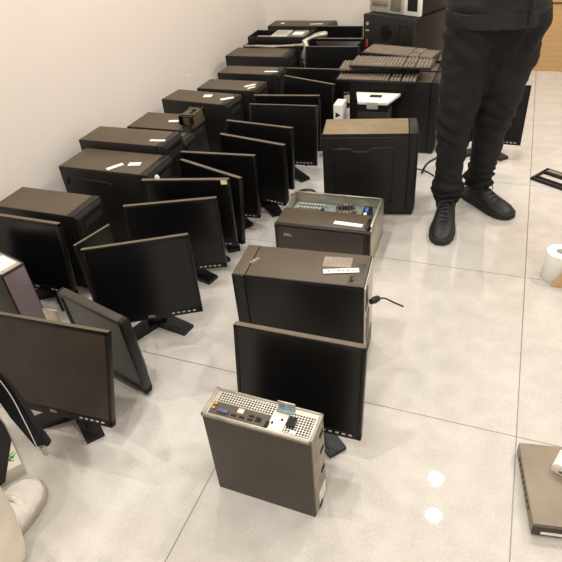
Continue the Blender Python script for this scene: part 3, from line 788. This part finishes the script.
def shoe(name, parent, heel, toe, wdt, mats, hgt=.085):
    """laced low shoe: upper, sole, laces, tongue"""
    heel, toe = Vector(heel), Vector(toe)
    L_ = (toe - heel).length; ang = math.atan2(toe.y - heel.y, toe.x - heel.x)
    up, so, la = mats
    # profile along length u: half width, top height
    P = [(0, .018, .03), (.03, .031, .085), (.12, .035, .10), (.26, .037, .105), (.40, .040, .095), (.55, .046, .075), (.70, .049, .062), (.84, .045, .054), (.94, .032, .044), (1., .012, .03)]
    k = wdt / .098
    bm = bmesh.new(); rings = []
    for u, hw, ht in P:
        ring = []
        for a in range(17):
            th = PI * a / 16
            x = math.cos(th) * hw * k; z = .018 + (ht - .018) * math.sin(th) ** (.7 if u > .5 else .55) * hgt / .085 * .92
            if u < .4: x *= 1 - .25 * math.sin(th)
            ring.append(bm.verts.new((u * L_, x, z)))
        rings.append(ring)
    for A, B2 in zip(rings, rings[1:]):
        for i in range(16): bm.faces.new([A[i], A[i + 1], B2[i + 1], B2[i]])
        bm.faces.new([A[16], A[0], B2[0], B2[16]])
    bm.faces.new(rings[0]); bm.faces.new(rings[-1][::-1])
    bmesh.ops.recalc_face_normals(bm, faces=bm.faces)
    mb = MB(); mb._merge(bm, up)
    o = mb.obj(name, parent, heel, (0, 0, ang), 60)
    bm = bmesh.new()
    pl = [(u * L_ * 1.03 - .004, (hw + .005) * k) for u, hw, h in P]
    out = pl + [(x, -y) for x, y in pl[::-1]]
    mb = MB(); mb.prism(out, 'z', 0, .026, so, .006); bm.free()
    mb.obj('sole', o)
    mb = MB()
    for i in range(5):
        u = .36 + .075 * i; ht = (.10, .092, .083, .075, .068)[i] * hgt / .085 * .94
        mb.tube([(u * L_, -.026 * k, ht - .012), (u * L_ + .006, 0, ht + .003), (u * L_, .026 * k, ht - .012)], .0028, la, 6, 3)
    if la is M_['lace']:
        mb.tube([(.36 * L_, 0, .105), (.37 * L_, .02, .115), (.40 * L_, .035, .1), (.42 * L_, .04, .075)], .0022, la, 6, 4)
        mb.tube([(.36 * L_, 0, .105), (.40 * L_, -.02, .112), (.44 * L_, -.036, .09)], .0022, la, 6, 4)
    mb.obj('laces', o)
    mb = MB()
    for u0 in (.74, .30):
        pr = []
        j = [i for i in range(len(P) - 1) if P[i][0] <= u0 <= P[i + 1][0]][0]
        f = (u0 - P[j][0]) / (P[j + 1][0] - P[j][0]); hw = P[j][1] + f * (P[j + 1][1] - P[j][1]); ht = P[j][2] + f * (P[j + 1][2] - P[j][2])
        for a in range(13):
            th = PI * a / 12; x = math.cos(th) * hw * k; z = .018 + (ht - .018) * math.sin(th) ** (.7 if u0 > .5 else .55) * hgt / .085 * .92
            pr.append(((u0 - .05 * abs(math.cos(th))) * L_, x * (1 if u0 > .4 else 1 - .25 * math.sin(th)), z + .0005))
        mb.tube(pr, .0022, up, 6, 2)
    mb.obj('seam', o)
    return o

def hand_caps(wrist, dirv, palm_n, side, curl=.6, s=1.):
    """palm and five fingers as capsules; dirv along fingers, palm_n out of the palm, side towards the thumb"""
    d = Vector(dirv).normalized(); n = Vector(palm_n).normalized(); t_ = d.cross(n).normalized() * side
    W = Vector(wrist); caps = []
    for i, (off, ln) in enumerate(((.030, .070), (.010, .078), (-.010, .072), (-.029, .057))):
        k = W + d * .085 * s + t_ * off * s
        caps.append((W + d * .015 * s + t_ * off * .6 * s, .014 * s, k, .0105 * s))
        p = k; ang = 0
        for j, f in enumerate((.45, .32, .23)):
            ang += curl * (.55, .8, .6)[j]
            q = p + (d * math.cos(ang) + n * math.sin(ang)) * ln * f * s
            caps.append((p, (.0095 - .0008 * j) * s, q, (.0088 - .0008 * j) * s)); p = q
    k = W + d * .03 * s + t_ * .03 * s; q = k + (d * .6 + t_ * .6 + n * .45).normalized() * .035 * s; r = q + (d * .85 + n * .45 + t_ * .1).normalized() * .03 * s
    caps += [(W + d * .015 * s, .013 * s, k, .012 * s), (k, .012 * s, q, .010 * s), (q, .010 * s, r, .0085 * s)]
    return caps

def head_parts(body_caps, body_ells, c, fwd, hgt=.23):
    """adds head volumes; returns nothing.  c = head centre"""
    f = Vector(fwd).normalized(); r = f.cross(Vector((0, 0, 1))).normalized(); u = r.cross(f).normalized()
    Rm = Matrix((r, f, u)).transposed()
    C_ = Vector(c); s = hgt / .23
    def E(x, y, z, a, b_, c_): body_ells.append((C_ + Rm @ Vector((x, y, z)) * s, (a * s, b_ * s, c_ * s), Rm))
    E(0, -.01, .03, .075, .092, .088); E(0, .02, -.035, .058, .068, .075); E(0, .045, -.085, .032, .03, .028)
    E(0, .088, -.02, .013, .016, .013); E(0, .08, .0, .009, .012, .03)      # nose
    E(0, .075, .035, .055, .014, .012)                                        # brow
    for q in (-1, 1):
        E(q * .076, -.01, -.01, .011, .022, .032)                             # ears
        E(q * .038, .055, -.028, .022, .02, .02)                              # cheeks
    E(0, .078, -.056, .024, .010, .006); E(0, .076, -.066, .021, .010, .007)  # lips
    return C_, Rm, s

def face(parent, C_, Rm, s, origin):
    for q in (-1, 1):
        mb = MB(); mb.sph(C_ - origin + Rm @ Vector((q * .031, .076, .012)) * s, .0098 * s, M_['eye'], seg=14)
        mb.sph(C_ - origin + Rm @ Vector((q * .031, .0845, .012)) * s, .0048 * s, M_['iris'], seg=10)
        mb.obj('eye', parent)
    # short hair cap
    o = remeshed('hair', [], M_['hair'], .008, parent, ells=[(C_ - origin + Rm @ Vector((0, -.022, .045)) * s, (.084 * s, .094 * s, .09 * s), Rm), (C_ - origin + Rm @ Vector((0, -.055, -.01)) * s, (.07 * s, .055 * s, .07 * s), Rm), (C_ - origin + Rm @ Vector((0, .045, .095)) * s, (.06 * s, .04 * s, .03 * s), Rm)], wr=wrinkle(60, .004))

# ---- the standing man
O1 = Vector((-.09, 2.4, 0))
man = thing('person', 'person standing with feet apart in black jacket, black jeans and black shoes', 'person', O1)
def L(*p): return Vector(p) - O1
# joints (world)
LA, LK, LH = (-.188, 2.385, .09), (-.188, 2.36, .47), (-.155, 2.40, .86)
RA, RK, RH = (-.062, 2.545, .09), (-.034, 2.47, .47), (.005, 2.42, .86)
caps, ells = [], []
caps += [(L(*LA), .04, L(*LK), .052), (L(*LK), .055, L(*LH), .08), (L(*RA), .04, L(*RK), .052), (L(*RK), .055, L(*RH), .08)]
caps += [(L(-.085, 2.42, .92), .105, L(-.085, 2.43, 1.1), .1), (L(-.085, 2.43, 1.1), .1, L(-.09, 2.44, 1.30), .11)]
caps += [(L(-.24, 2.43, 1.375), .05, L(.06, 2.43, 1.375), .05), (L(-.09, 2.43, 1.38), .065, L(-.09, 2.41, 1.53), .055)]
LS, LE, LW = (-.265, 2.43, 1.375), (-.315, 2.40, 1.1), (-.2, 2.19, 1.11)
RS, RE, RW = (.085, 2.43, 1.375), (.135, 2.40, 1.1), (.03, 2.19, 1.13)
for S_, E_, W_ in ((LS, LE, LW), (RS, RE, RW)): caps += [(L(*S_), .05, L(*E_), .042), (L(*E_), .042, L(*W_), .028)]
caps += hand_caps(L(*LW), (.75, -.45, -.1), (.2, .25, -1), -1, .7); caps += hand_caps(L(*RW), (-.75, -.45, -.1), (-.2, .25, -1), 1, .7)
caps += [(L(-.187, 2.385, .06), .03, L(-.18, 2.25, .038), .022), (L(-.06, 2.54, .05), .024, L(.03, 2.476, .035), .018)]
C_, Rm, s_ = head_parts(caps, ells, L(-.09, 2.385, 1.645), (-.1, -1, -.35))
remeshed('body', caps, M_['skin'], .0075, man, ells=ells, smooth_it=3)
face(man, C_ + O1, Rm, s_, O1)
# jeans
def jean_wr(c):
    z = c.z
    base = wrinkle(16, .009, 1.)(c) - .006 * abs(noise.noise(Vector((c.x * 14, c.y * 14, c.z * 26 + 8 * c.x))))
    k = 0
    if z < .24: k = .009 * math.sin(z * 190 + 9 * noise.noise(c * 7)) * (1 - abs(z - .13) / .13 if z < .26 else 0)
    k2 = .006 * math.sin((z + .45 * c.x) * 85 + 6 * noise.noise(c * 5)) * max(0, 1 - abs(z - .46) / .16)
    k3 = .006 * math.sin((z - .9 * abs(c.x)) * 70 + 4 * noise.noise(c * 4)) * max(0, 1 - abs(z - .76) / .14)
    return base + k + k2 + k3
jc = [(L(-.188, 2.385, .115), .066, L(-.19, 2.38, .22), .062), (L(-.19, 2.38, .22), .060, L(*LK), .078), (L(*LK), .08, L(*LH), .112),
      (L(-.062, 2.545, .115), .068, L(-.058, 2.53, .22), .064), (L(-.058, 2.53, .22), .062, L(*RK), .078), (L(*RK), .08, L(*RH), .112),
      (L(-.135, 2.41, .88), .122, L(-.02, 2.42, .88), .122), (L(-.135, 2.41, .96), .118, L(-.02, 2.42, .96), .118)]
jeans = remeshed('jeans', jc, M_['denim'], .009, man, wr=jean_wr, smooth_it=5, cut=[(L(0, 0, .085), (0, 0, -1))])
tag(jeans, 'faded black jeans bunched at the ankles')
mb = MB()
mb.tube([L(-.17, 2.285, .80), L(-.20, 2.30, .835), L(-.235, 2.33, .85)], .003, M_['denim'], 6)
mb.obj('pocket_seam', jeans)
mb = MB(); mb.tube([L(.0, 2.295, .70), L(.005, 2.293, .76), L(.03, 2.298, .83)], .004, M_['denim'], 6)
mb.obj('fly_seam', jeans)
# jacket with ribbed hem
def jk_wr(c):
    return wrinkle(17, .006, 1.3)(c) + .003 * math.sin(c.z * 75 + 5 * noise.noise(c * 6))
jk = [(L(-.135, 2.41, .90), .133, L(-.03, 2.42, .90), .133), (L(-.14, 2.415, 1.0), .14, L(-.025, 2.42, 1.0), .14), (L(-.15, 2.42, 1.12), .138, L(-.02, 2.42, 1.12), .138),
      (L(-.17, 2.43, 1.27), .13, L(-.01, 2.43, 1.27), .13), (L(-.24, 2.43, 1.385), .066, L(.06, 2.43, 1.385), .066), (L(-.09, 2.425, 1.43), .085, L(-.09, 2.42, 1.47), .078)]
for S_, E_, W_ in ((LS, LE, LW), (RS, RE, RW)): jk += [(L(*S_), .07, L(*E_), .06), (L(*E_), .06, Vector(L(*E_)).lerp(L(*W_), .88), .048)]
jacket = remeshed('jacket', jk, M_['jacket'], .010, man, wr=jk_wr, smooth_it=9, cut=[(L(0, 0, .865), (0, 0, -1))])
hc = [(L(-.17, 2.41, .862), .138, L(-.01, 2.42, .862), .138)]
remeshed('hem_band', [(L(-.135, 2.41, .853 + .014 * k), .134, L(-.03, 2.42, .853 + .014 * k), .134) for k in range(3)], M_['jacket'], .01, man, wr=lambda c: .003 * math.sin(math.atan2(c.y, c.x) * 90), smooth_it=3, cut=[(L(0, 0, .838), (0, 0, -1)), (L(0, 0, .892), (0, 0, 1))])
mb = MB(); mb.tube([L(.035, 2.298, .85), L(.04, 2.288, 1.0), L(.03, 2.29, 1.15), L(.01, 2.285, 1.3), L(-.05, 2.33, 1.46)], .004, M_['jacket'], 8, 4); mb.obj('zipper', jacket)
for A_ in (LA, RA):
    mb = MB(); mb.cyl(L(A_[0], A_[1], .055), L(A_[0], A_[1], .19), .046, M_['rubber'], seg=20); mb.sph(L(A_[0], A_[1], .06), .047, M_['rubber'], seg=16); mb.obj('sock', man)
SM = (M_['shoe'], M_['sole'], M_['lace'])
shoe('shoe', man, L(-.187, 2.43, 0), L(-.172, 2.112, 0), .104, SM); shoe('shoe', man, L(-.11, 2.585, 0), L(.105, 2.405, 0), .108, SM)

# ---- the person at the left edge in a long open coat
O2 = Vector((-1.12, .40, 0))
def L2(*p): return Vector(p) - O2
wom = thing('person', 'person at bottom left in pale trousers, white shoe and open black coat with white zip', 'person', O2)
caps, ells = [], []
A1, K1, H1 = (-1.05, .36, .09), (-1.06, .40, .45), (-1.10, .40, .84)
A2, K2, H2 = (-1.30, .36, .09), (-1.29, .40, .45), (-1.26, .40, .84)
caps += [(L2(*A1), .036, L2(*K1), .05), (L2(*K1), .053, L2(*H1), .078), (L2(*A2), .036, L2(*K2), .05), (L2(*K2), .053, L2(*H2), .078)]
caps += [(L2(-1.18, .40, .9), .1, L2(-1.18, .385, 1.08), .09), (L2(-1.18, .385, 1.08), .09, L2(-1.18, .38, 1.24), .09), (L2(-1.32, .38, 1.325), .042, L2(-1.04, .38, 1.325), .042), (L2(-1.18, .38, 1.33), .058, L2(-1.18, .40, 1.46), .05)]
for q, x in ((-1, -1.35), (1, -1.01)):
    E_ = (x + q * .04, .42, 1.07); W_ = (x - q * .03, .64, 1.10)
    caps += [(L2(x, .38, 1.325), .04, L2(*E_), .034), (L2(*E_), .034, L2(*W_), .026)]
    caps += hand_caps(L2(*W_), (-q * .3, .9, .1), (-q * .3, 0, -1), 1 if q < 0 else -1, .6, .95)
caps += [(L2(-1.06, .36, .06), .03, L2(-1.085, .48, .038), .022), (L2(-1.305, .36, .06), .03, L2(-1.32, .48, .038), .022)]
C_, Rm, s_ = head_parts(caps, ells, L2(-1.18, .42, 1.57), (.1, 1, -.3), .22)
remeshed('body', caps, M_['skin'], .0075, wom, ells=ells, smooth_it=3)
face(wom, C_ + O2, Rm, s_, O2)
tr = [(L2(-1.04, .355, .06), .1, L2(*K1), .095), (L2(*K1), .095, L2(*H1), .105), (L2(-1.30, .355, .06), .095, L2(*K2), .092), (L2(*K2), .092, L2(*H2), .105), (L2(-1.24, .4, .9), .12, L2(-1.12, .4, .9), .12)]
tag(remeshed('trousers', tr, M_['beige'], .01, wom, wr=wrinkle(10, .006), smooth_it=4, cut=[(L2(0, 0, .022), (0, 0, -1))]), 'wide pale beige trousers')
KM = (M_['knit'], M_['palesole'], M_['knit'])
shoe('shoe', wom, L2(-1.075, .31, 0), L2(-1.09, .59, 0), .118, KM, .095); shoe('shoe', wom, L2(-1.31, .31, 0), L2(-1.34, .58, 0), .115, KM, .09)
# coat: torso and sleeves, then two hanging front panels
ck = [(L2(-1.25, .39, .85), .15, L2(-1.10, .39, .85), .15), (L2(-1.24, .385, 1.05), .14, L2(-1.12, .385, 1.05), .14), (L2(-1.25, .38, 1.22), .135, L2(-1.11, .38, 1.22), .135), (L2(-1.33, .38, 1.335), .066, L2(-1.03, .38, 1.335), .066), (L2(-1.18, .38, 1.38), .08, L2(-1.18, .385, 1.42), .075)]
for q, x in ((-1, -1.35), (1, -1.01)):
    E_ = Vector((x + q * .04, .42, 1.07)); W_ = Vector((x - q * .03, .64, 1.10))
    ck += [(L2(x, .38, 1.33), .07, E_ - O2, .06), (E_ - O2, .06, E_.lerp(W_, .85) - O2, .045)]
coat = remeshed('coat', ck, M_['coat'], .012, wom, wr=wrinkle(14, .006), smooth_it=8, cut=[(L2(0, 0, .8), (0, 0, -1))])
def sheet(name, grid, m, parent, th=.012):
    bm = bmesh.new()
    V = [[bm.verts.new(p) for p in row] for row in grid]
    for i in range(len(V) - 1):
        for j in range(len(V[0]) - 1): bm.faces.new([V[i][j], V[i][j + 1], V[i + 1][j + 1], V[i + 1][j]])
    bmesh.ops.subdivide_edges(bm, edges=bm.edges[:], cuts=2, use_grid_fill=True)
    for _ in range(3): bmesh.ops.smooth_vert(bm, verts=[v for v in bm.verts if not v.is_boundary], factor=.5, use_axis_x=True, use_axis_y=True, use_axis_z=True)
    bmesh.ops.recalc_face_normals(bm, faces=bm.faces)
    bmesh.ops.solidify(bm, geom=bm.faces[:], thickness=th)
    me = bpy.data.meshes.new(name); bm.to_mesh(me); bm.free(); me.materials.append(m)
    return link(name, me, parent, smooth=50)
# front panel whose zipped edge swings forward
edge = [(-1.09, .54, .86), (-1.05, .59, .62), (-.985, .59, .46), (-.95, .575, .37), (-.925, .56, .285)]
inner = [(-1.06, .50, .86), (-1.05, .555, .62), (-1.03, .57, .46), (-.99, .557, .37), (-.945, .55, .285)]
mid = [((Vector(a) + Vector(c)) / 2 + Vector((.012, .01, 0))) for a, c in zip(edge, inner)]
pn = sheet('coat_front', [[L2(*p) for p in r] for r in (edge, mid, inner)], M_['coat'], coat)
mb = MB(); mb.tube([L2(p[0] + .012 - .03 * (i / 5), p[1] - .012, p[2]) for i, p in enumerate(edge)], 0.0011, M_['zip'], 8, 4); tag(mb.obj('zip_edge', coat), 'white zip tape')
mb = MB(); mb.box(-.008, .008, -.004, .004, -.02, .0, M_['metalzip'], .002); mb.cyl((0, -.003, -.024), (0, .003, -.024), .008, M_['metalzip'], seg=14); tag(mb.obj('zip_pull', coat, L2(-.925, .553, .29)), 'metal zip pull')
# side and back skirt of the coat
rows = []
for (z, sp) in ((.86, 0), (.66, .025), (.50, .04), (.37, .055)):
    row = []
    for k in range(13):
        a = Rd(62 - k * 27)
        cx, cy = -1.18, .39
        rx, ry = .247 + sp * (1.0), .165 + sp * .55
        row.append(L2(cx + rx * math.cos(a), cy + ry * math.sin(a) * (1 if k else 1), z - (.05 if (k == 0 and z < .4) else 0) + .01 * math.sin(k * 2.1)))
    rows.append(row)
sheet('coat_skirt', rows, M_['coat'], coat)

# carton behind the foot
t = thing('printed_carton', 'flat pale carton with green lettering on the floor behind the white shoe', 'box', (-1.15, .61, 0), Rd(-32))
b = MB(); b.box(-.24, .0, -.085, .0, .0, .05, M_['bagpaper'], .002); b.obj('carton', t)
random.seed(3)
for (x, y) in ((-.042, -.022), (-.022, -.058)):
    b = MB()
    for k in range(6):
        a = random.uniform(0, PI); l = random.uniform(.008, .016)
        px, py = x + random.uniform(-.012, .012), y + random.uniform(-.012, .012)
        b.box(-l, l, -.002, .002, .0, .0006, M_['leaf'], T=Matrix.Translation((px, py, .05)) @ Matrix.Rotation(a, 4, 'Z'))
    tag(b.obj('green_lettering', t, smooth=0), 'green brush lettering')

# ------------------------------------------------------------------ camera, world, view
cam = bpy.data.cameras.new('camera'); co = bpy.data.objects.new('camera', cam); COL.objects.link(co)
f_, yaw, pitch, roll, hh = 556.259, .420021, .639334, -.0973980, 1.3774
cy, sy, cp, sp, cr, sr = math.cos(yaw), math.sin(yaw), math.cos(pitch), math.sin(pitch), math.cos(roll), math.sin(roll)
fwd0, right, up0 = Vector((-sy, cy, 0)), Vector((cy, sy, 0)), Vector((0, 0, 1))
fwd = fwd0 * cp - up0 * sp; up = up0 * cp + fwd0 * sp
r2 = right * cr + up * sr; u2 = up * cr - right * sr
m = Matrix((r2, u2, -fwd)).transposed().to_4x4(); m.translation = (0, 0, hh)
co.matrix_world = m
cam.sensor_fit = 'HORIZONTAL'; cam.sensor_width = 36; cam.lens = 36 * f_ / 562; cam.clip_start = .05
sc.camera = co
wd = bpy.data.worlds.new('room_air'); sc.world = wd; wd.use_nodes = True
wd.node_tree.nodes['Background'].inputs[0].default_value = (.9, .82, .7, 1); wd.node_tree.nodes['Background'].inputs[1].default_value = .05
sc.view_settings.view_transform = 'Standard'; sc.view_settings.look = 'None'; sc.view_settings.gamma = 1; sc.view_settings.exposure = -2.14
sc.view_settings.use_curve_mapping = False
sc.cycles.use_denoising = True
sc.cycles.max_bounces = 8
